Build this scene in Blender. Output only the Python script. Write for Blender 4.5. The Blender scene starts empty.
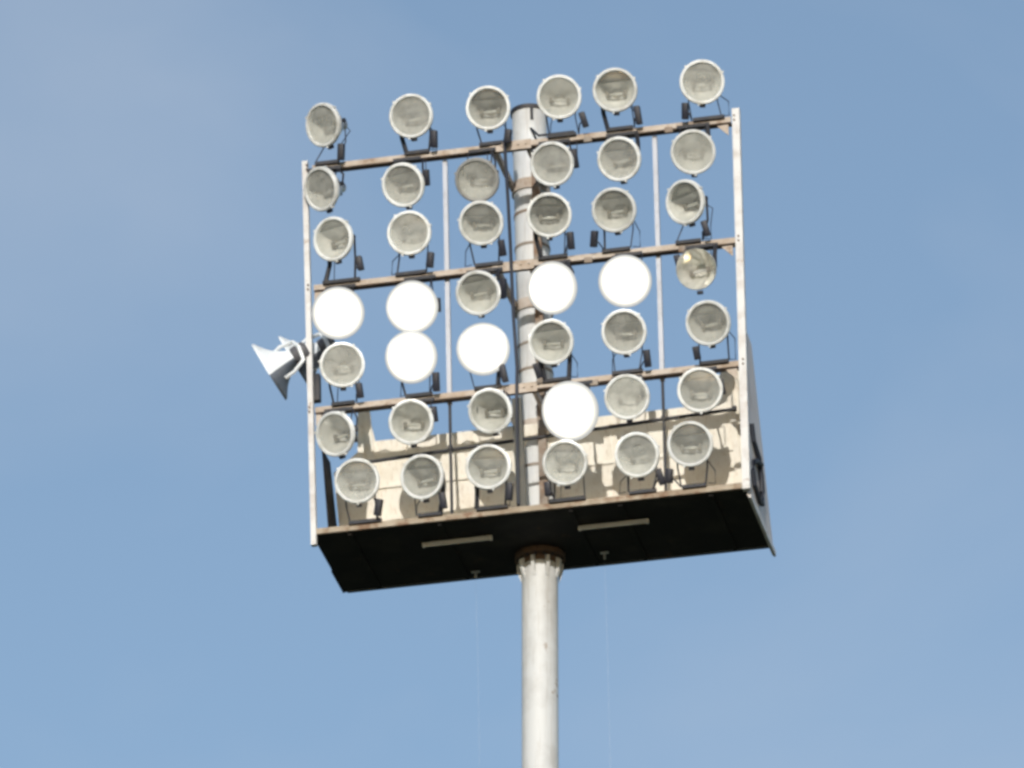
import bpy, bmesh, math, random
from mathutils import Matrix, Vector
random.seed(7)
R = math.radians
sc = bpy.context.scene
col = sc.collection

# ------------------------------------------------------------------ geometry
HEIGHT = 42.478                      # platform floor above the ground
YAW, TILT = R(11.73), R(1.206)       # the rack is turned a little and hangs slightly crooked
HEAD = Matrix.Translation((0, 0, HEIGHT)) @ Matrix.Rotation(-YAW, 4, 'Z') @ Matrix.Rotation(-TILT, 4, 'Y')
FRONT, DEPTH = -1.23, 1.71           # front plane and depth of the platform (pole axis = 0)
BACK = FRONT + DEPTH
UL, UR = -2.53, 2.75                 # left and right ends
BEAMS = (1.65, 3.30, 4.94)
LEAN = 0.4545                        # how far the back panel leans forward per metre of height
def T(*v): return Matrix.Translation(v)

class MB:
    def __init__(s): s.bm = bmesh.new()
    def _m(s, faces, mi):
        for f in faces: f.material_index = mi
    def box(s, c, size, rot=None, mi=0, bev=0.0):
        m = T(*c) @ (rot.to_4x4() if rot is not None else Matrix.Identity(4)) @ Matrix.Diagonal((*size, 1))
        r = bmesh.ops.create_cube(s.bm, size=1.0, matrix=m)
        fs = {f for v in r['verts'] for f in v.link_faces}
        s._m(fs, mi)
        if bev:
            es = list({e for v in r['verts'] for e in v.link_edges})
            b = bmesh.ops.bevel(s.bm, geom=es, offset=bev, segments=2, profile=.5, affect='EDGES')
            s._m(b['faces'], mi)
        return s
    def tube(s, pts, r, n=8, mi=0, cap=True):
        pts = [Vector(p) for p in pts]
        rings = []
        up = Vector((0.13, 0.31, 0.94)).normalized()
        for i, p in enumerate(pts):
            d = (pts[min(i+1, len(pts)-1)] - pts[max(i-1, 0)]).normalized()
            a = d.cross(up)
            if a.length < 1e-3: a = d.cross(Vector((1, 0, 0)))
            a.normalize(); b = d.cross(a).normalized()
            rr = r[i] if isinstance(r, (list, tuple)) else r
            rings.append([s.bm.verts.new(p + rr*(math.cos(2*math.pi*k/n)*a + math.sin(2*math.pi*k/n)*b)) for k in range(n)])
        for A, B in zip(rings, rings[1:]):
            for k in range(n):
                f = s.bm.faces.new((A[k], A[(k+1) % n], B[(k+1) % n], B[k])); f.material_index = mi; f.smooth = True
        if cap:
            for q in (rings[0], rings[-1]):
                f = s.bm.faces.new(q); f.material_index = mi
        return s
    def lathe(s, prof, n=40, M=None, mis=0, closed=False):
        """prof: (radius, y) pairs turned about the local Y axis"""
        M = M or Matrix.Identity(4)
        rings = []
        for (r, y) in prof:
            if r < 1e-6: rings.append([s.bm.verts.new(M @ Vector((0, y, 0)))])
            else: rings.append([s.bm.verts.new(M @ Vector((r*math.cos(2*math.pi*k/n), y, r*math.sin(2*math.pi*k/n)))) for k in range(n)])
        pr = list(zip(rings, rings[1:]))
        if closed: pr.append((rings[-1], rings[0]))
        for i, (A, B) in enumerate(pr):
            mi = mis[i] if isinstance(mis, (list, tuple)) else mis
            for k in range(n):
                k2 = (k+1) % n
                if len(A) == 1 and len(B) == 1: continue
                if len(A) == 1: vs = (A[0], B[k2], B[k])
                elif len(B) == 1: vs = (A[k], A[k2], B[0])
                else: vs = (A[k], A[k2], B[k2], B[k])
                f = s.bm.faces.new(vs); f.material_index = mi; f.smooth = True
        return s
    def prism(s, poly, off, mi=0):
        """closed 3-D outline extruded by the vector off"""
        off = Vector(off)
        a = [s.bm.verts.new(Vector(p)) for p in poly]
        b = [s.bm.verts.new(Vector(p) + off) for p in poly]
        fs = [s.bm.faces.new(a), s.bm.faces.new(list(reversed(b)))]
        n = len(a)
        for k in range(n): fs.append(s.bm.faces.new((a[k], b[k], b[(k+1) % n], a[(k+1) % n])))
        s._m(fs, mi)
        return s
    def mesh(s, name, mats):
        bmesh.ops.recalc_face_normals(s.bm, faces=s.bm.faces)
        me = bpy.data.meshes.new(name); s.bm.to_mesh(me); s.bm.free()
        for m in (mats if isinstance(mats, (list, tuple)) else [mats]): me.materials.append(m)
        try: me.set_sharp_from_angle(angle=R(38))
        except Exception: pass
        return me
    def build(s, name, mats, parent=None, M=None):
        return link(name, s.mesh(name, mats), parent, M)

def link(name, me, parent=None, M=None):
    o = bpy.data.objects.new(name, me); col.objects.link(o)
    if parent: o.parent = parent
    o.matrix_local = M or Matrix.Identity(4)
    return o
def thing(name, label, cat, M=None, group=None):
    o = bpy.data.objects.new(name, None); col.objects.link(o)
    o.empty_display_size = .1
    o.matrix_local = M or Matrix.Identity(4)
    o['label'] = label; o['category'] = cat
    if group: o['group'] = group
    return o
def tag(o, label, cat, group=None):
    o['label'] = label; o['category'] = cat
    if group: o['group'] = group
    return o

# ------------------------------------------------------------------ materials
def mat(name, base=(.5, .5, .5), rough=.5, metal=0.0, dirt=None, dscale=6.0, dlo=.5, dhi=.7, streak=None,
        rust=None, rlo=.55, rhi=.62, rscale=4.0, bump=0.0, bscale=40.0, spec=.5, vary=0.0):
    m = bpy.data.materials.new(name); m.use_nodes = True
    nt = m.node_tree; N = nt.nodes; L = nt.links
    b = N['Principled BSDF']
    b.inputs['Roughness'].default_value = rough; b.inputs['Metallic'].default_value = metal
    b.inputs['Specular IOR Level'].default_value = spec
    tc = N.new('ShaderNodeTexCoord'); oi = N.new('ShaderNodeObjectInfo')
    add = N.new('ShaderNodeVectorMath'); add.operation = 'ADD'
    sc_ = N.new('ShaderNodeVectorMath'); sc_.operation = 'SCALE'; sc_.inputs[0].default_value = (17.3, 9.1, 23.7)
    L.new(oi.outputs['Random'], sc_.inputs['Scale'])
    L.new(tc.outputs['Object'], add.inputs[0]); L.new(sc_.outputs[0], add.inputs[1])
    vec = add.outputs[0]
    cur = None
    def mix(a, bcol, fac):
        x = N.new('ShaderNodeMix'); x.data_type = 'RGBA'
        L.new(fac, x.inputs[0])
        if isinstance(a, tuple): x.inputs[6].default_value = (*a, 1)
        else: L.new(a, x.inputs[6])
        x.inputs[7].default_value = (*bcol, 1)
        return x.outputs[2]
    def noise(scale, lo, hi, detail=6.0, stretch=None, w=0.0):
        v = vec
        if stretch:
            mp = N.new('ShaderNodeMapping'); mp.inputs['Scale'].default_value = stretch; L.new(v, mp.inputs[0]); v = mp.outputs[0]
        n = N.new('ShaderNodeTexNoise'); n.noise_dimensions = '4D'; n.inputs['W'].default_value = w
        n.inputs['Scale'].default_value = scale; n.inputs['Detail'].default_value = detail; n.inputs['Roughness'].default_value = .62
        L.new(v, n.inputs['Vector'])
        r = N.new('ShaderNodeMapRange'); r.inputs[1].default_value = lo; r.inputs[2].default_value = hi
        L.new(n.outputs['Fac'], r.inputs[0])
        return r.outputs[0]
    cur = tuple(base)
    if dirt: cur = mix(cur, dirt, noise(dscale, dlo, dhi, w=1.7))
    if streak: cur = mix(cur, streak, noise(3.0, .52, .78, stretch=(9, 9, .55), w=4.2))
    if rust: cur = mix(cur, rust, noise(rscale, rlo, rhi, detail=9.0, w=8.9))
    if vary:
        hs = N.new('ShaderNodeHueSaturation')
        mr = N.new('ShaderNodeMapRange'); mr.inputs[3].default_value = 1-vary; mr.inputs[4].default_value = 1+vary*.6
        L.new(oi.outputs['Random'], mr.inputs[0]); L.new(mr.outputs[0], hs.inputs['Value'])
        if isinstance(cur, tuple): hs.inputs['Color'].default_value = (*cur, 1)
        else: L.new(cur, hs.inputs['Color'])
        cur = hs.outputs[0]
    if isinstance(cur, tuple): b.inputs['Base Color'].default_value = (*cur, 1)
    else: L.new(cur, b.inputs['Base Color'])
    if bump:
        n = N.new('ShaderNodeTexNoise'); n.inputs['Scale'].default_value = bscale; n.inputs['Detail'].default_value = 4
        L.new(vec, n.inputs['Vector'])
        bp = N.new('ShaderNodeBump'); bp.inputs['Strength'].default_value = bump; bp.inputs['Distance'].default_value = .01
        L.new(n.outputs['Fac'], bp.inputs['Height']); L.new(bp.outputs[0], b.inputs['Normal'])
    return m

CREAM, RUST = (.66, .63, .56), (.20, .12, .07)
M_under = mat('beam_underside_shade', (.075, .05, .035), .8, dirt=(.12, .08, .05), dscale=8)  # rusty brown darkened to carry the shade under the beams
M_pole = mat('pole_paint', (.60, .615, .62), .55, dirt=(.46, .46, .45), dscale=2.2, dlo=.46, dhi=.72, streak=(.38, .36, .33), rust=(.27, .19, .13), rlo=.65, rhi=.72, rscale=5, bump=.15)
M_galv = mat('galvanised_steel', (.44, .46, .51), .5, metal=.2, dirt=(.34, .35, .38), dscale=6)
M_post = mat('post_paint', (.64, .64, .635), .5, dirt=(.46, .42, .39), dscale=4, dlo=.45, dhi=.7, rust=(.30, .20, .13), rlo=.60, rhi=.70, rscale=6, bump=.1)
M_beam = mat('beam_paint_rusting', (.50, .44, .38), .7, dirt=(.36, .28, .21), dscale=4, dlo=.42, dhi=.65, rust=RUST, rlo=.56, rhi=.70, rscale=5, bump=.3)
M_wall = mat('panel_paint', (.92, .88, .78), .5, dirt=(.78, .72, .60), dscale=2.4, dlo=.5, dhi=.72, streak=(.64, .54, .42), rust=(.30, .20, .12), rlo=.66, rhi=.76, rscale=5)
M_side = mat('side_panel_paint', (.62, .57, .55), .5, dirt=(.50, .43, .38), dscale=3, streak=(.42, .33, .27), rust=RUST, rlo=.66, rhi=.74, rscale=4)
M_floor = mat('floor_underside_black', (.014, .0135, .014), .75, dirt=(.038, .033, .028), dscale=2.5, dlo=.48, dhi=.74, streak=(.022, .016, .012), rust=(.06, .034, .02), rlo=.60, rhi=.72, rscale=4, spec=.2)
M_deck = mat('deck_plate', (.35, .31, .26), .7, dirt=(.22, .15, .1), dscale=4)
M_lip = mat('lip_paint_rusting', (.40, .34, .26), .65, dirt=(.25, .19, .13), dscale=4, dlo=.38, dhi=.62, rust=RUST, rlo=.5, rhi=.6, rscale=6, bump=.25)
M_dark = mat('dark_steel', (.016, .018, .026), .6, dirt=(.05, .042, .036), dscale=14, dlo=.5, dhi=.7, vary=.4)
M_box = mat('ballast_paint', (.010, .012, .024), .55, dirt=(.03, .028, .028), dscale=12)
M_cable = mat('cable_rubber', (.018, .022, .035), .6)
M_conduit = mat('conduit_grey', (.26, .22, .18), .65, dirt=(.13, .09, .06), dscale=6, rust=RUST, rlo=.5, rhi=.62)
M_tray = mat('cable_tray_dark', (.085, .085, .075), .7, dirt=(.15, .13, .10), dscale=9)
M_rustring = mat('flange_rust', (.13, .08, .05), .85, dirt=(.06, .035, .025), dscale=12, bump=.4)
M_ring = mat('ring_paint', (.78, .80, .80), .42, dirt=(.50, .49, .44), dscale=7, dlo=.46, dhi=.70, rust=(.30, .22, .15), rlo=.66, rhi=.74, rscale=9, vary=.2)
M_shell = mat('spun_aluminium', (.48, .49, .49), .42, metal=.75, dirt=(.24, .22, .2), dscale=7, vary=.2)
M_refl = mat('reflector_metal', (.80, .80, .79), .25, metal=.18, dirt=(.58, .58, .56), dscale=7, dlo=.42, dhi=.68, vary=.22)
M_mirror = mat('polished_reflector', (.92, .92, .87), .09, metal=.62, dirt=(.6, .6, .52), dscale=6)
M_bulb = mat('lamp_envelope', (.42, .42, .40), .2)
M_sock = mat('socket_ceramic', (.17, .16, .14), .5)
M_horn = mat('horn_plastic', (.74, .78, .81), .35, dirt=(.58, .62, .64), dscale=9)
M_driver = mat('driver_casing', (.10, .10, .11), .5, dirt=(.2, .19, .18), dscale=9)
M_throat_shade = mat('horn_inside_and_shade', (.12, .14, .175), .5, dirt=(.17, .185, .21), dscale=8)  # horn inside, and the shade painted on the flare's outer underside
M_batten = mat('batten_plastic', (.60, .60, .58), .35, dirt=(.5, .47, .42), dscale=7)
M_cord = mat('pale_cord', (.62, .66, .70), .7)

def lens_mat(name, haze, tint):
    m = bpy.data.materials.new(name); m.use_nodes = True
    nt = m.node_tree; N = nt.nodes; L = nt.links
    N.remove(N['Principled BSDF'])
    out = N['Material Output']
    tr = N.new('ShaderNodeBsdfTransparent'); tr.inputs[0].default_value = (.93, .94, .91, 1)
    df = N.new('ShaderNodeBsdfDiffuse')
    tl = N.new('ShaderNodeBsdfTranslucent'); tl.inputs[0].default_value = (*tint, 1)
    gl = N.new('ShaderNodeBsdfGlossy'); gl.inputs['Roughness'].default_value = .14
    oi = N.new('ShaderNodeObjectInfo'); tc = N.new('ShaderNodeTexCoord')
    add = N.new('ShaderNodeVectorMath'); add.operation = 'ADD'
    s = N.new('ShaderNodeVectorMath'); s.operation = 'SCALE'; s.inputs[0].default_value = (31, 7, 19)
    L.new(oi.outputs['Random'], s.inputs['Scale']); L.new(tc.outputs['Object'], add.inputs[0]); L.new(s.outputs[0], add.inputs[1])
    n = N.new('ShaderNodeTexNoise'); n.inputs['Scale'].default_value = 7; n.inputs['Detail'].default_value = 5
    L.new(add.outputs[0], n.inputs['Vector'])
    df.inputs[0].default_value = (*tint, 1)
    # dust film: amount differs from lamp to lamp and over each glass
    mr = N.new('ShaderNodeMapRange'); mr.inputs[1].default_value = .3; mr.inputs[2].default_value = .75
    mr.inputs[3].default_value = haze*.7; mr.inputs[4].default_value = haze*1.35
    L.new(n.outputs['Fac'], mr.inputs[0])
    mv = N.new('ShaderNodeMapRange'); mv.inputs[3].default_value = .2; mv.inputs[4].default_value = 1.75
    L.new(oi.outputs['Random'], mv.inputs[0])
    mu = N.new('ShaderNodeMath'); mu.operation = 'MULTIPLY'; mu.use_clamp = True
    L.new(mr.outputs[0], mu.inputs[0]); L.new(mv.outputs[0], mu.inputs[1])
    a = N.new('ShaderNodeMixShader'); a.inputs[0].default_value = .25
    L.new(df.outputs[0], a.inputs[1]); L.new(tl.outputs[0], a.inputs[2])
    b = N.new('ShaderNodeMixShader'); L.new(mu.outputs[0], b.inputs[0]); L.new(tr.outputs[0], b.inputs[1]); L.new(a.outputs[0], b.inputs[2])
    lw = N.new('ShaderNodeLayerWeight'); lw.inputs[0].default_value = .5
    pw = N.new('ShaderNodeMath'); pw.operation = 'POWER'; L.new(lw.outputs['Facing'], pw.inputs[0]); pw.inputs[1].default_value = 4
    fr = N.new('ShaderNodeMath'); fr.operation = 'MULTIPLY_ADD'; L.new(pw.outputs[0], fr.inputs[0]); fr.inputs[1].default_value = .8; fr.inputs[2].default_value = .03
    c = N.new('ShaderNodeMixShader'); L.new(fr.outputs[0], c.inputs[0]); L.new(b.outputs[0], c.inputs[1]); L.new(gl.outputs[0], c.inputs[2])
    L.new(c.outputs[0], out.inputs[0])
    return m
M_lens = lens_mat('dusty_glass', .25, (.80, .81, .77))
def emit(name, c, s):
    m = bpy.data.materials.new(name); m.use_nodes = True
    b = m.node_tree.nodes['Principled BSDF']
    b.inputs['Base Color'].default_value = (.8, .8, .8, 1)
    b.inputs['Emission Color'].default_value = (*c, 1); b.inputs['Emission Strength'].default_value = s
    return m
M_lit = emit('lit_lens', (1.0, .95, .86), 1.0)
def lit_falloff(m):          # brightest over the burner; soft glare painted into the fading edge
    N = m.node_tree.nodes; L = m.node_tree.links; b = N['Principled BSDF']
    b.inputs['Base Color'].default_value = (.12, .12, .115, 1)
    tc = N.new('ShaderNodeTexCoord'); sp = N.new('ShaderNodeVectorMath'); sp.operation = 'MULTIPLY'; sp.inputs[1].default_value = (1, 0, 1)
    ln = N.new('ShaderNodeVectorMath'); ln.operation = 'LENGTH'
    L.new(tc.outputs['Object'], sp.inputs[0]); L.new(sp.outputs[0], ln.inputs[0])
    r = N.new('ShaderNodeValToRGB'); L.new(ln.outputs['Value'], r.inputs[0])
    e = r.color_ramp.elements; S = 80.0
    e[0].position = .0; e[0].color = (1, .97, .9, 1); e[1].position = .322; e[1].color = (.30/S, .31/S, .32/S, 1)
    for p_, c_ in ((.19, (30, 29, 27)), (.235, (4, 3.8, 3.5)), (.265, (1.15, 1.08, .95)), (.295, (.62, .62, .58))):
        x = e.new(p_); x.color = (*(v/S for v in c_), 1)
    L.new(r.outputs[0], b.inputs['Emission Color']); b.inputs['Emission Strength'].default_value = S
lit_falloff(M_lit)

# ------------------------------------------------------------------ ground
g = MB()
g.lathe([(0, 0), (60, 0), (300, 0), (1200, 0), (6000, 0)], n=64, M=Matrix.Rotation(R(90), 4, 'X'))
M_ground = mat('sports_ground', (.10, .11, .06), .9, dirt=(.19, .165, .12), dscale=.05, dlo=.4, dhi=.62, rust=(.05, .075, .025), rscale=.7, rlo=.45, rhi=.6)
go = g.build('ground', M_ground); go['kind'] = 'structure'

# ------------------------------------------------------------------ mast
mast = thing('light_mast', 'tall cream painted steel pole carrying the rack of floodlights', 'pole', T(0, 0, 0))
rx = Matrix.Rotation(R(90), 4, 'X')       # lathe axis Y -> Z
m = MB()
m.lathe([(.36, 0), (.34, 12), (.25, 28), (.222, HEIGHT-6), (.218, HEIGHT-.02)], n=48, M=rx)
PR = .212
m.lathe([(PR, -.05), (PR, 6.02), (PR-.012, 6.02), (PR-.012, 5.6), (0, 5.6)], n=48, M=HEAD @ rx)
m.build('shaft', M_pole, mast)
MB().lathe([(PR+.004, 5.985), (PR+.02, 5.985), (PR+.02, 6.035), (PR+.004, 6.035)], n=48, M=HEAD @ rx, closed=True).build('top_collar', M_dark, mast)
MB().lathe([(.222, -.075), (.305, -.075), (.305, -.005), (.222, -.005)], n=48, M=HEAD @ rx, closed=True).build('flange', M_rustring, mast)
MB().lathe([(.219, -.155), (.226, -.155), (.226, -.0755), (.219, -.0755)], n=48, M=HEAD @ rx, closed=True).build('rust_band', M_rustring, mast)
for k in range(9):
    a = 2*math.pi*(k+.55)/9
    q = MB(); dv = Vector((math.cos(a), math.sin(a), 0)); tv = Vector((-math.sin(a), math.cos(a), 0))
    q.prism([dv*.2275 + Vector((0, 0, -.085)) - tv*.02, dv*.285 + Vector((0, 0, -.12)) - tv*.02, dv*.282 + Vector((0, 0, -.20)) - tv*.02, dv*.2275 + Vector((0, 0, -.36)) - tv*.02], tv*.04)
    q.build('gusset', M_pole, mast, HEAD)
for k in range(16):
    a = 2*math.pi*k/16
    MB().lathe([(0, -.10), (.018, -.10), (.018, -.0755), (0, -.0755)], n=6, M=HEAD @ T(.268*math.cos(a), .268*math.sin(a), 0) @ rx).build('flange_bolt', M_dark, mast)
for z0 in (-8.2, -20.0):
    MB().lathe([(.223, z0), (.238, z0), (.238, z0+.12), (.223, z0+.12)], n=40, M=T(0, 0, HEIGHT) @ rx, closed=True).build('section_band', M_pole, mast)
MB().lathe([(.36, 0), (.62, 0), (.62, .05), (.36, .05)], n=40, M=rx, closed=True).build('base_plate', M_rustring, mast)

# ------------------------------------------------------------------ lamp rack
rack = thing('lamp_rack', 'rusting steel rack of crossbeams and posts bolted to the pole top', 'frame', HEAD)
def post(u0, u1, z0, z1, w, dep, y):
    q = MB()
    q.prism([(u0-w/2, y-dep/2, z0), (u0+w/2, y-dep/2, z0), (u0+w/2, y+dep/2, z0), (u0-w/2, y+dep/2, z0)], (u1-u0, 0, z1-z0))
    return q
post(-2.505, -2.565, -.14, 5.04, .066, .07, FRONT-.01).build('end_post', M_post, rack)
post(2.765, 2.805, -.02, 5.07, .092, .09, FRONT-.01).build('end_post', M_post, rack)
for u in (-.842, 1.768):
    post(u, u, 1.60, 4.9, .055, .05, FRONT+.125).build('upright', M_galv, rack)
    post(u, u, .03, 1.60, .032, .032, FRONT+.125).build('upright', M_dark, rack)
for z in BEAMS:
    q = MB()
    L_ = UR-UL-.07; c = (UL+UR)/2 + .02
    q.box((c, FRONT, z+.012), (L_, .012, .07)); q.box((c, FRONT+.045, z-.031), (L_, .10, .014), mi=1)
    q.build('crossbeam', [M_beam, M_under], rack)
    # clamp plate, two arms and collar at the pole
    q = MB()
    q.lathe([(PR+.003, z-.07), (PR+.028, z-.07), (PR+.028, z+.07), (PR+.003, z+.07)], n=40, M=rx, closed=True)
    q.build('collar', M_beam, rack)
    for s in (-1, 1):
        q = MB(); q.box((s*.205, (FRONT+.095-.1)/2, z+.005), (.05, -.1-(FRONT+.095), .09)); q.build('clamp_arm', M_beam, rack)
    q = MB(); q.box((.0, FRONT-.0125, z-.005), (.52, .012, .125)); 
    for uu in (-.2, -.1, .1, .2):
        q.tube([(uu, FRONT-.02, z), (uu, FRONT-.04, z)], .014, 6)
    q.build('clamp_plate', M_beam, rack)
# thin handrail between the lowest lamp rows
q = MB().tube([(UL+.42, FRONT+.14, .95), (UL+2.2, FRONT+.14, 1.02), (UR-.12, FRONT+.14, 1.13)], .022, 8)
for u, z in ((UL+.42, .95), (-.842, 1.02), (1.768, 1.1), (UR-.12, 1.13)):
    q.box((u, FRONT+.125, z), (.05, .06, .05))
q.build('rail', M_dark, rack)
post(.03, -.01, .02, 1.55, .115, .05, FRONT+.07).build('cable_tray', M_tray, rack)
post(.12, .12, .02, 5.3, .10, .08, -.262).build('conduit', M_conduit, rack)
# small bracket plates where beams meet the end posts
for z in BEAMS:
    for u in (-2.47, 2.70):
        q = MB(); q.prism([(u, FRONT+.004, z-.05), (u, FRONT+.004, z-.2), (u+(.14 if u < 0 else -.14), FRONT+.004, z-.055)], (0, .012, 0)); q.build('corner_plate', M_beam, rack)

tag(MB().tube([(-.06, FRONT-.035, 5.02), (-.06, FRONT-.05, 4.9), (-.035, FRONT-.05, 4.2), (-.015, FRONT-.05, 3.45), (-.01, FRONT-.06, 3.2), (.0, FRONT-.05, 2.6), (.03, FRONT-.05, 1.9), (.015, FRONT-.045, 1.5), (.0, FRONT-.03, .1)], .021, 8)
    .build('power_cable', M_cable, None, HEAD), 'thick black cable running straight down the rack just left of the pole', 'cable')
tag(MB().tube([(.19, -.33, 5.35), (.24, FRONT+.1, 5.2), (.36, FRONT-.03, 5.02), (.8, FRONT-.03, 5.02)], .016, 6).build('power_cable', M_cable, None, HEAD),
    'short black cable arching from the pole top onto the upper beam', 'cable')

for z in BEAMS:
    # cable run tied along the back of each beam, with shallow sags between ties
    for ua, ub in ((UL+.15, -.35), (.35, UR-.15)):
        pts = []; n = 6
        for k in range(n):
            a_, b_ = ua+(ub-ua)*k/n, ua+(ub-ua)*(k+1)/n
            pts += [(a_, FRONT+.085, z+.052), ((a_+b_)/2, FRONT+.095, z+.052-random.uniform(.02, .10))]
        pts.append((ub, FRONT+.085, z+.052))
        MB().tube(pts, .011, 6).build('cable_run', M_cable, rack)
    for u in (.98, 2.02):
        uu = u + random.uniform(-.12, .12)
        q = MB(); q.box((uu, FRONT-.028, z-.055 if u > 0 else z+.06), (.10, .05, .075), bev=.008); q.build('junction_box', M_conduit, rack)
    for u in (-2.535, 2.785):
        for dz in (-.03, .03): MB().tube([(u, FRONT-.05, z+dz), (u, FRONT-.072, z+dz)], .012, 6).build('bolt', M_rustring, rack)
q = MB(); q.box((.075, -PR-.006, 5.9), (.035, .02, .16)); q.build('strap', M_dark, rack)
for z in (1.1, 2.4, 2.75, 4.1, 4.55, 5.45):
    MB().lathe([(PR+.002, z), (PR+.009, z), (PR+.009, z+.035), (PR+.002, z+.035)], n=36, M=rx, closed=True).build('cable_band', M_conduit, rack)

# ------------------------------------------------------------------ service platform
plat = thing('service_platform', 'black bottomed steel platform with a leaning cream back panel below the lamps', 'platform', HEAD)
ft = .05
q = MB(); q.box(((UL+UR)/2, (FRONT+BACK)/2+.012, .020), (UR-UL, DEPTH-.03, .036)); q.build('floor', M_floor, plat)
q = MB(); q.box(((UL+UR)/2, (FRONT+BACK)/2+.012, .044), (UR-UL-.02, DEPTH-.05, .008)); q.build('deck', M_deck, plat)
for k in range(5):      # joists under the floor, black too
    u = UL+.45+k*1.1
    if abs(u) < .4: u += .5
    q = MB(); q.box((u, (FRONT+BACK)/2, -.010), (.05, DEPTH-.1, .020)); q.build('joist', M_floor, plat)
q = MB(); q.box(((UL+UR)/2+.01, FRONT, .044), (UR-UL-.06, .03, .072)); q.build('front_lip', M_lip, plat)
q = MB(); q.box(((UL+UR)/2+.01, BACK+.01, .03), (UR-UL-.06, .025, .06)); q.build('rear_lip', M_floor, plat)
# leaning back panel with raised ends
def wl(u, z, off=0.0): return (u, BACK-.03-LEAN*z+off, z)
top = 1.62
poly = [wl(UL+.02, 0), wl(UR-.02, 0), wl(UR-.03, 2.0), wl(2.40, 2.0), wl(2.22, 1.72), wl(2.2, top), wl(-1.95, top), wl(-2.0, 1.95), wl(-2.12, 2.0), wl(-2.18, top-.1), wl(UL+.03, top-.3)]
q = MB(); q.prism(poly, (0, .02, .009)); q.build('back_panel', M_wall, plat)
for u in (-1.6, -.75, .1, .95, 1.8):       # folded seams
    q = MB(); q.prism([wl(u-.012, .04, -.014), wl(u+.012, .04, -.014), wl(u+.012, top-.02, -.014), wl(u-.012, top-.02, -.014)], (0, .012, .005)); q.build('panel_seam', M_wall, plat)
for zz in (.55, 1.1):
    q = MB(); q.prism([wl(UL+.05, zz-.015, -.024), wl(UR-.3, zz-.015, -.024), wl(UR-.3, zz+.015, -.024), wl(UL+.05, zz+.015, -.024)], (0, .0085, .003)); q.build('panel_seam', M_wall, plat)
q = MB(); q.prism([wl(-2.06, .05, -.05), wl(-1.97, .05, -.05), wl(-1.97, 1.98, -.05), wl(-2.06, 1.98, -.05)], (0, .03, .01)); q.build('stiffener', M_wall, plat)
q = MB(); q.prism([wl(2.42, .05, -.05), wl(2.50, .05, -.05), wl(2.50, 1.98, -.05), wl(2.42, 1.98, -.05)], (0, .03, .01)); q.build('stiffener', M_wall, plat)
# side panels
gu = UR+.005
q = MB(); q.prism([(gu, FRONT+.06, -.06), (gu, BACK+.02, -.10), (gu, BACK+.02, .02), (gu, BACK-1.0, 2.24), (gu, FRONT+.06, 2.30)], (.012, 0, 0)); q.build('side_panel', M_side, plat)
q = MB(); q.prism([(gu+.015, FRONT+.07, -.085), (gu+.015, BACK+.02, -.12), (gu+.015, BACK+.02, -.05), (gu+.015, FRONT+.07, -.015)], (.03, 0, 0)); q.build('side_kerb', M_post, plat)
gl_ = UL-.005
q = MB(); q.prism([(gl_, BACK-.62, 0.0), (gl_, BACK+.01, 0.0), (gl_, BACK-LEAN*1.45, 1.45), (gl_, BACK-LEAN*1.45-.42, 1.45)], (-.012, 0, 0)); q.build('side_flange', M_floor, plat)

# black cable hanging in a loop on the outer face of the right side panel
gx = gu+.035
tag(MB().tube([(gx, FRONT+.36, 1.02), (gx, FRONT+.45, .84), (gx+.01, FRONT+.74, .74), (gx+.01, FRONT+.88, .55), (gx+.01, FRONT+.9, .36), (gx+.01, FRONT+.86, .18), (gx, FRONT+.72, .16), (gx, FRONT+.40, .24), (gx, FRONT+.33, .38), (gx, FRONT+.42, .54), (gx, FRONT+.60, .64), (gx+.03, FRONT+.78, .66)], .033, 8)
    .build('hanging_cable', M_cable, None, HEAD), 'black cable looped on the outside of the right side panel', 'cable')

# battens under the floor
def batten(u0, d, label):
    t = thing('tube_light', label, 'light', HEAD @ T(u0, d, -.022), 'tube lights under the platform')
    q = MB(); q.box((0, 0, -.012), (.86, .05, .022), bev=.006); q.build('housing', M_batten, t)
    q = MB(); q.tube([(-.40, 0, -.038), (.40, 0, -.038)], .014, 12); q.build('tube', M_batten, t)
    for s in (-1, 1):
        q = MB(); q.box((s*.412, 0, -.034), (.034, .042, .044), bev=.006); q.build('end_cap', M_batten, t)
batten(-.86, FRONT+.50, 'white tube light under the black floor, left of the pole')
batten(1.05, FRONT+.50, 'white tube light under the black floor, right of the pole')
# eye plates under the floor with thin cords
for u, d in ((-.84, FRONT+1.45), (.78, FRONT+1.30)):
    q = MB(); q.box((0, 0, -.008), (.10, .04, .012)); q.box((0, 0, -.05), (.026, .026, .075)); e = q.build('eye_plate', M_batten, plat, T(u, d, -.022))
    MB().tube([(0, 0, -.085), (.004, 0, -1.2), (-.006, .01, -3.5), (0, .01, -9)], .0006, 5).build('cord', M_cord, e)

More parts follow.
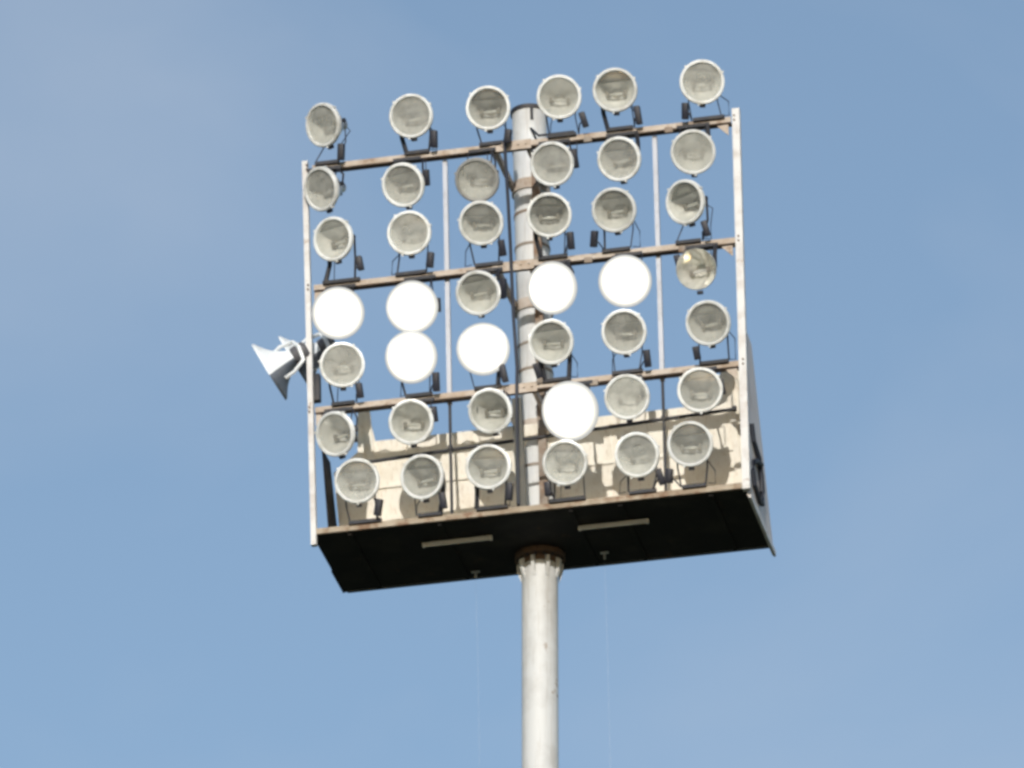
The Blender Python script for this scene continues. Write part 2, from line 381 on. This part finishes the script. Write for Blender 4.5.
# ------------------------------------------------------------------ floodlights
RB, DP = .246, .30
def bowl():
    q = MB()
    prof, mis = [], []
    rs = [.070, .10, .13, .16, .19, .215, .235, RB]
    inn = [(r, DP*(1-(r/RB)**2)) for r in rs]
    out = [(r+.006, y+.012) for r, y in inn]
    prof = [(0, .40), (.05, .40), (.062, .385), (.066, .30), (.076, .285)] + out + list(reversed(inn)) + [(.07, .31), (0, .31)]
    n_out = 5+len(out)
    mis = [0]*n_out + [1]*(len(inn)+2)
    q.lathe(prof, n=44, mis=mis[:len(prof)-1])
    return q.mesh('housing', [M_shell, M_refl])
def ring():
    q = MB()
    q.lathe([(.232, -.012), (.240, -.026), (.262, -.026), (.274, -.012), (.274, .028), (.262, .034), (.2555, .034), (.2555, .006), (.232, .004)], n=48, closed=True)
    for a in (35, 145, 270):                # clips that hold the glass
        c, s_ = math.cos(R(a)), math.sin(R(a))
        q.box((.272*c, .005, .272*s_), (.035, .05, .022), rot=Matrix.Rotation(-R(a), 3, 'Y'))
    return q.mesh('front_ring', M_ring)
def lens():
    q = MB(); q.lathe([(0, -.018), (.08, -.016), (.16, -.010), (.231, -.002)], n=44); return q.mesh('lens', M_lens)
def lit_lens():      # glowing dome made wider than the ring to stand for glare
    q = MB(); q.lathe([(0, -.085), (.09, -.080), (.18, -.066), (.235, -.050), (.265, -.036), (.296, -.016), (.322, .008), (.2765, .022)], n=56); return q.mesh('lens', M_lit)
def bulb():          # double-ended burner lying across the bowl between two sockets
    q = MB()
    q.tube([(-.085, .165, -.03), (-.05, .165, -.03), (0, .165, -.03), (.05, .165, -.03), (.085, .165, -.03)], [.012, .017, .02, .017, .012], 12, mi=0)
    for sx in (-1, 1):
        q.box((sx*.105, .165, -.03), (.042, .055, .085), mi=1, bev=.01)
        q.tube([(sx*.105, .17, -.03), (sx*.07, .27, -.02)], .012, 6, mi=1)
    return q.mesh('bulb', [M_bulb, M_sock])
def crescent_plate(zc):      # added dark crescent standing for the rim's shade inside the bowl
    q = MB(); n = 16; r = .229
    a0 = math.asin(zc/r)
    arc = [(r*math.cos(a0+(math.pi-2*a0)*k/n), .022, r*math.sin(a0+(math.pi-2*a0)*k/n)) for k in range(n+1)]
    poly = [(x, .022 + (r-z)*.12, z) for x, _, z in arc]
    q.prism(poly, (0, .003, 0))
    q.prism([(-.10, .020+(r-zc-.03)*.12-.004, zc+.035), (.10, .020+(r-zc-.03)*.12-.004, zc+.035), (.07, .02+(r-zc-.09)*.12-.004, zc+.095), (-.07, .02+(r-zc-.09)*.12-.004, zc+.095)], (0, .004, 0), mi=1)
    return q.mesh('shade_crescent', [M_crescent, M_crescent_patch])
M_crescent = mat('crescent_shade', (.05, .053, .046), .6, metal=0, dirt=(.10, .10, .085), dscale=9, vary=.35)  # dark tone of the added crescents that stand for rim shade
M_crescent_patch = mat('crescent_shade_patch', (.13, .133, .12), .6, metal=0, dirt=(.16, .16, .14), dscale=9, vary=.3)  # paler patch on the added shade crescent
ME = dict(h=bowl(), r=ring(), l=lens(), e=lit_lens(), b=bulb(), s1=crescent_plate(.075), s2=crescent_plate(.10), s3=crescent_plate(.13))

ROWS = {0: ('standing on the top beam', 2, 1), 1: ('hanging under the top beam', 2, -1), 2: ('standing on the second beam', 1, 1),
        3: ('hanging under the second beam', 1, -1), 4: ('standing on the third beam', 0, 1), 5: ('hanging under the third beam', 0, -1),
        6: ('standing on the platform edge', None, 1)}
COLS = ['nearest the left post', 'second from the left post', 'third from the left post', 'third from the right post', 'second from the right post', 'nearest the right post']
POS = [[(-2.269, 5.366), (-2.303, 4.49), (-2.161, 3.789), (-2.111, 2.78), (-2.069, 2.076), (-2.166, 1.166), (-1.904, 0.512)],
 [(-1.166, 5.348), (-1.281, 4.415), (-1.216, 3.753), (-1.195, 2.749), (-1.217, 2.08), (-1.231, 1.214), (-1.108, 0.471)],
 [(-0.206, 5.334), (-0.361, 4.367), (-0.323, 3.776), (-0.378, 2.837), (-0.331, 2.079), (-0.262, 1.244), (-0.301, 0.508)],
 [(0.678, 5.371), (0.57, 4.467), (0.518, 3.779), (0.532, 2.792), (0.503, 2.071), (0.712, 1.128), (0.635, 0.45)],
 [(1.373, 5.377), (1.398, 4.429), (1.318, 3.746), (1.427, 2.775), (1.396, 2.096), (1.409, 1.23), (1.509, 0.452)],
 [(2.449, 5.347), (2.309, 4.408), (2.19, 3.745), (2.297, 2.828), (2.42, 2.091), (2.295, 1.216), (2.153, 0.52)]]
LIT = {(0, 3), (1, 3), (1, 4), (2, 4), (3, 3), (4, 3), (3, 5)}
BROKEN = {(5, 3)}
DARKRING = {(2, 1)}
PLAIN = {(3, 0), (5, 1), (1, 5), (2, 5), (4, 5), (2, 1), (0, 5), (0, 4)}       # lamps without the added shade crescent
# pan (positive = turned to the left) and how far the lamp looks down, in degrees
AIM = {(0, 0): (32, 20), (0, 1): (34, 22), (0, 2): (20, 18), (5, 2): (26, 20), (5, 1): (-8, 30), (2, 1): (4, 34), (2, 3): (0, 32), (1, 1): (12, 30), (4, 1): (8, 26), (0, 5): (24, 22)}
M_ring_dark = mat('ring_paint_dull', (.30, .30, .29), .5, dirt=(.2, .19, .17), dscale=9)
CENTRE = FRONT-.30
for ci in range(6):
    for ri in range(7):
        u, z = POS[ci][ri]
        where, bi, sgn = ROWS[ri]
        lit = (ci, ri) in LIT; broken = (ci, ri) in BROKEN
        pan, down = AIM.get((ci, ri), (random.uniform(-12, 12), random.uniform(16, 30)))
        zb = (BEAMS[bi] + sgn*.02) if bi is not None else .07
        ub = u + random.uniform(-.03, .03)
        look = 'glowing white floodlight' if lit else ('floodlight with bare reflector and missing ring' if broken else 'unlit round floodlight')
        if (ci, ri) in DARKRING: look = 'unlit floodlight with dull grey ring'
        t = thing('floodlight', '%s %s, %s' % (look, where, COLS[ci]), 'floodlight', HEAD @ T(ub, FRONT-.02, zb), 'floodlights on the mast rack')
        C = Vector((u-ub, CENTRE-(FRONT-.02), z-zb))
        Rm = (Matrix.Rotation(-R(pan), 4, 'Z') @ Matrix.Rotation(R(down), 4, 'X'))
        B = Matrix.Translation(C) @ Rm
        roll = Matrix.Rotation(random.uniform(-.4, .4), 4, 'Y')
        hs = link('housing', ME['h'], t, B)
        link('bulb', ME['b'], hs, Matrix.Rotation(random.uniform(-.1, .1), 4, 'Y'))
        if not lit and not broken and (ci, ri) not in PLAIN:
            link('shade_crescent', ME[random.choice(('s1', 's2', 's2', 's3'))], t, B @ Matrix.Rotation(random.uniform(-.12, .12), 4, 'Y'))
        if broken:
            hs.material_slots[1].link = 'OBJECT'; hs.material_slots[1].material = M_mirror
        if not broken:
            rg = link('front_ring', ME['r'], t, B @ roll)
            if (ci, ri) in DARKRING:
                rg.material_slots[0].link = 'OBJECT'; rg.material_slots[0].material = M_ring_dark
            link('lens', ME['e'] if lit else ME['l'], t, B @ Matrix.Scale(1.12 if (ci, ri) == (3, 5) else 1.0, 4))
        # yoke: pivots on both sides of the bowl, arms back to a bar clamped on the beam
        pv = [B @ Vector((s*.185, .20, 0)) for s in (-1, 1)]
        q = MB()
        bw = random.uniform(.15, .21)
        thick = [random.choice((.014, .02, .026, .055)), random.choice((.014, .02, .026, .055))]
        bz = sgn*.022
        q.box((random.uniform(-.03, .03), -.012, bz), (2*bw*random.uniform(.85, 1.15), .05, .042))
        for s, p, w in zip((-1, 1), pv, thick):
            foot = Vector((s*bw*.9, -.02, bz+sgn*.01))
            knee = Vector((p.x*.96, p.y*.55, p.z*.45 + foot.z*.55))
            q.tube([foot, knee, p], w*.55, 6)
            hub = B @ Vector((s*.165, .20, 0))
            q.tube([p + (p-hub)*.15, hub], .028, 10)
        q.build('yoke', M_dark, t)
        # ballast box behind and below, on one side
        sd = random.choice((1, 1, 1, -1)); 
        if ci == 5 and ri in (0, 4): sd = -1
        if ci == 0: sd = 1
        bx = sd*random.uniform(.19, .27); bl = random.uniform(.16, .24)
        zc = C.z - random.uniform(.27, .36) if sgn > 0 else C.z + random.uniform(.05, .2)
        if ri == 0: zc = C.z - random.uniform(.26, .34)
        if bi is None: zc = max(zc, .14)
        if ri == 2 or ri == 4: zc = max(zc, .12)
        rb = Matrix.Rotation(random.uniform(-.25, .25), 3, 'Y') @ Matrix.Rotation(R(down), 3, 'X')
        q = MB(); q.box((bx, C.y+.16, zc), (.075, .11, bl), rot=rb, bev=.01); q.tube([(bx, C.y+.16, zc), (bx*.8, C.y*.4, zc*.6+bz*.4), (math.copysign(min(abs(bx), bw)*.9, bx), -.015, bz)], .009, 6); q.build('ballast_box', M_box, t)
        # latch under the ring
        lp = B @ Vector((0, .035, -.285))
        q = MB(); q.box(lp, (.07, .05, .045), rot=Rm.to_3x3(), bev=.008); q.build('latch', M_box, t)
        # supply cord from the socket to the beam
        sk = B @ Vector((0, .40, 0)); sx = random.choice((-1, 1))*random.uniform(.08, .27)
        mid = Vector((sx, sk.y*.5+.0, (sk.z+bz)/2 + random.uniform(-.08, .02)))
        q = MB(); q.tube([sk, sk+Vector((sx*.4, .05, -.06)), mid, (sx*1.02, .01, bz*.9 + .02*sgn), (sx*.7, -.01, bz+sgn*.022)], .0065, 5); q.build('supply_cord', M_cable, t)

# ------------------------------------------------------------------ horn loudspeakers on the left post
def horn(M, label):
    t = thing('horn_loudspeaker', label, 'loudspeaker', M, 'horn loudspeakers on the left post')
    # axis along -Y (mouth at front), square flare with thin walls
    secs = [(.33, .085), (.27, .105), (.20, .14), (.14, .18), (.09, .222), (.045, .272), (.012, .315), (-.005, .333), (-.03, .338)]
    n = 32; q = MB()
    def sq(v): return math.copysign(abs(v)**.5, v)
    def ringv(y, h): return [q.bm.verts.new((h*sq(math.cos(2*math.pi*(k+.5)/n)), y, h*sq(math.sin(2*math.pi*(k+.5)/n)))) for k in range(n)]
    outer = [ringv(*s) for s in secs]; inner = [ringv(y, h-.022) for (y, h) in secs]
    for ss, out in ((outer, True), (inner, False)):
        for A, B_ in zip(ss, ss[1:]):
            for k in range(n):
                f = q.bm.faces.new((A[k], A[(k+1) % n], B_[(k+1) % n], B_[k])); f.smooth = True
                dark = not out or k < n//8 or k >= n - n//8 - 1  # outer lower side is coloured dark too, as painted shade
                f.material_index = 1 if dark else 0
    for k in range(n):
        q.bm.faces.new((outer[-1][k], outer[-1][(k+1) % n], inner[-1][(k+1) % n], inner[-1][k]))
        q.bm.faces.new((outer[0][k], outer[0][(k+1) % n], inner[0][(k+1) % n], inner[0][k]))
    q.build('flare', [M_horn, M_throat_shade], t)
    MB().lathe([(0, .325), (.05, .325), (.105, .335), (.115, .36), (.115, .50), (.085, .53), (0, .53)], n=24).build('driver', M_driver, t)
    q = MB(); q.tube([(-.21, .12, .0), (-.22, .25, .03), (-.16, .42, .06), (0, .45, .13), (.16, .42, .06), (.22, .25, .03), (.21, .12, 0)], .026, 6); q.build('bracket', M_horn, t)
    return t
def aim(loc, d, up):
    d = Vector(d).normalized(); y = -d; x = y.cross(Vector(up)).normalized(); zv = x.cross(y)
    m3 = Matrix((x, y, zv)).transposed()
    return HEAD @ T(*loc) @ m3.to_4x4()
AX, UPV = (-.889, .039, -.455), (-.106, -.987, .123)
horn(aim((-3.025, FRONT, 2.25), AX, UPV) @ Matrix.Scale(.99, 4), 'white horn loudspeaker facing down left, outer one of the pair')
horn(aim((-2.80, FRONT+.47, 2.55), AX, UPV) @ Matrix.Scale(1.0, 4), 'white horn loudspeaker tucked between its twin and the left post')
tag(MB().tube([(-2.545, FRONT+.03, 2.3), (-2.545, FRONT+.16, 2.32), (-2.50, FRONT+.36, 2.45), (-2.48, FRONT+.5, 2.62)], .03, 8).box((-2.50, FRONT+.10, 2.0), (.14, .10, .36), bev=.01).tube([(-2.50, FRONT+.10, 2.1), (-2.56, FRONT+.12, 2.25), (-2.6, FRONT+.2, 2.4)], .035, 8).build('speaker_bracket', M_dark, None, HEAD), 'short dark bracket joining the horn loudspeakers to the left post', 'bracket')

# ------------------------------------------------------------------ light
SUN_EL, SUN_AZ = R(12), R(183.7)       # azimuth clockwise from +Y
S = Vector((math.sin(SUN_AZ)*math.cos(SUN_EL), math.cos(SUN_AZ)*math.cos(SUN_EL), math.sin(SUN_EL)))
sl = bpy.data.lights.new('sun', 'SUN'); sl.energy = 3.1; sl.angle = R(.5); sl.color = (1.0, .945, .87)
so = bpy.data.objects.new('sun', sl); col.objects.link(so); so.rotation_euler = S.to_track_quat('Z', 'Y').to_euler(); so.location = (0, -60, 60)
w = bpy.data.worlds.new('World'); sc.world = w; w.use_nodes = True
N = w.node_tree.nodes; L = w.node_tree.links
bg = N['Background']
sky = N.new('ShaderNodeTexSky'); sky.sky_type = 'NISHITA'; sky.sun_disc = False
sky.sun_elevation = SUN_EL; sky.sun_rotation = SUN_AZ; sky.altitude = 100; sky.air_density = 1.0; sky.dust_density = .6; sky.ozone_density = 1.6
# thin high cloud veils
CLOUD = (10.99, 5.68, 18.4)
tc = N.new('ShaderNodeTexCoord'); mp = N.new('ShaderNodeMapping'); mp.inputs['Scale'].default_value = (1, 1, 1.6); mp.inputs['Rotation'].default_value = (.2, .5, .3); mp.inputs['Location'].default_value = CLOUD
L.new(tc.outputs['Generated'], mp.inputs[0])
n1 = N.new('ShaderNodeTexNoise'); n1.inputs['Scale'].default_value = 9; n1.inputs['Detail'].default_value = 5; n1.inputs['Roughness'].default_value = .5; n1.inputs['Distortion'].default_value = .4
L.new(mp.outputs[0], n1.inputs['Vector'])
r1 = N.new('ShaderNodeMapRange'); r1.inputs[1].default_value = .42; r1.inputs[2].default_value = .75; r1.inputs[3].default_value = .08; r1.inputs[4].default_value = .34
L.new(n1.outputs['Fac'], r1.inputs[0])
mx = N.new('ShaderNodeMix'); mx.data_type = 'RGBA'; L.new(r1.outputs[0], mx.inputs[0]); L.new(sky.outputs[0], mx.inputs[6]); mx.inputs[7].default_value = (3.9, 4.2, 4.7, 1)
L.new(mx.outputs[2], bg.inputs['Color']); bg.inputs['Strength'].default_value = .141

# ------------------------------------------------------------------ camera
cd = bpy.data.cameras.new('camera'); cam = bpy.data.objects.new('camera', cd); col.objects.link(cam)
cd.sensor_width = 36; cd.lens = 8196.6/1024*36; cd.clip_start = .5; cd.clip_end = 20000
cam.location = (0, -90, 1.6)
cam.rotation_euler = (R(90+25.623), 0, R(.214))
sc.camera = cam
sc.view_settings.view_transform = 'Standard'; sc.view_settings.look = 'None'; sc.view_settings.gamma = 1; sc.view_settings.exposure = .12
sc.render.engine = 'CYCLES'
sc.cycles.use_denoising = True
sc.cycles.filter_width = 3.1
sc.cycles.max_bounces = 8; sc.cycles.transparent_max_bounces = 12
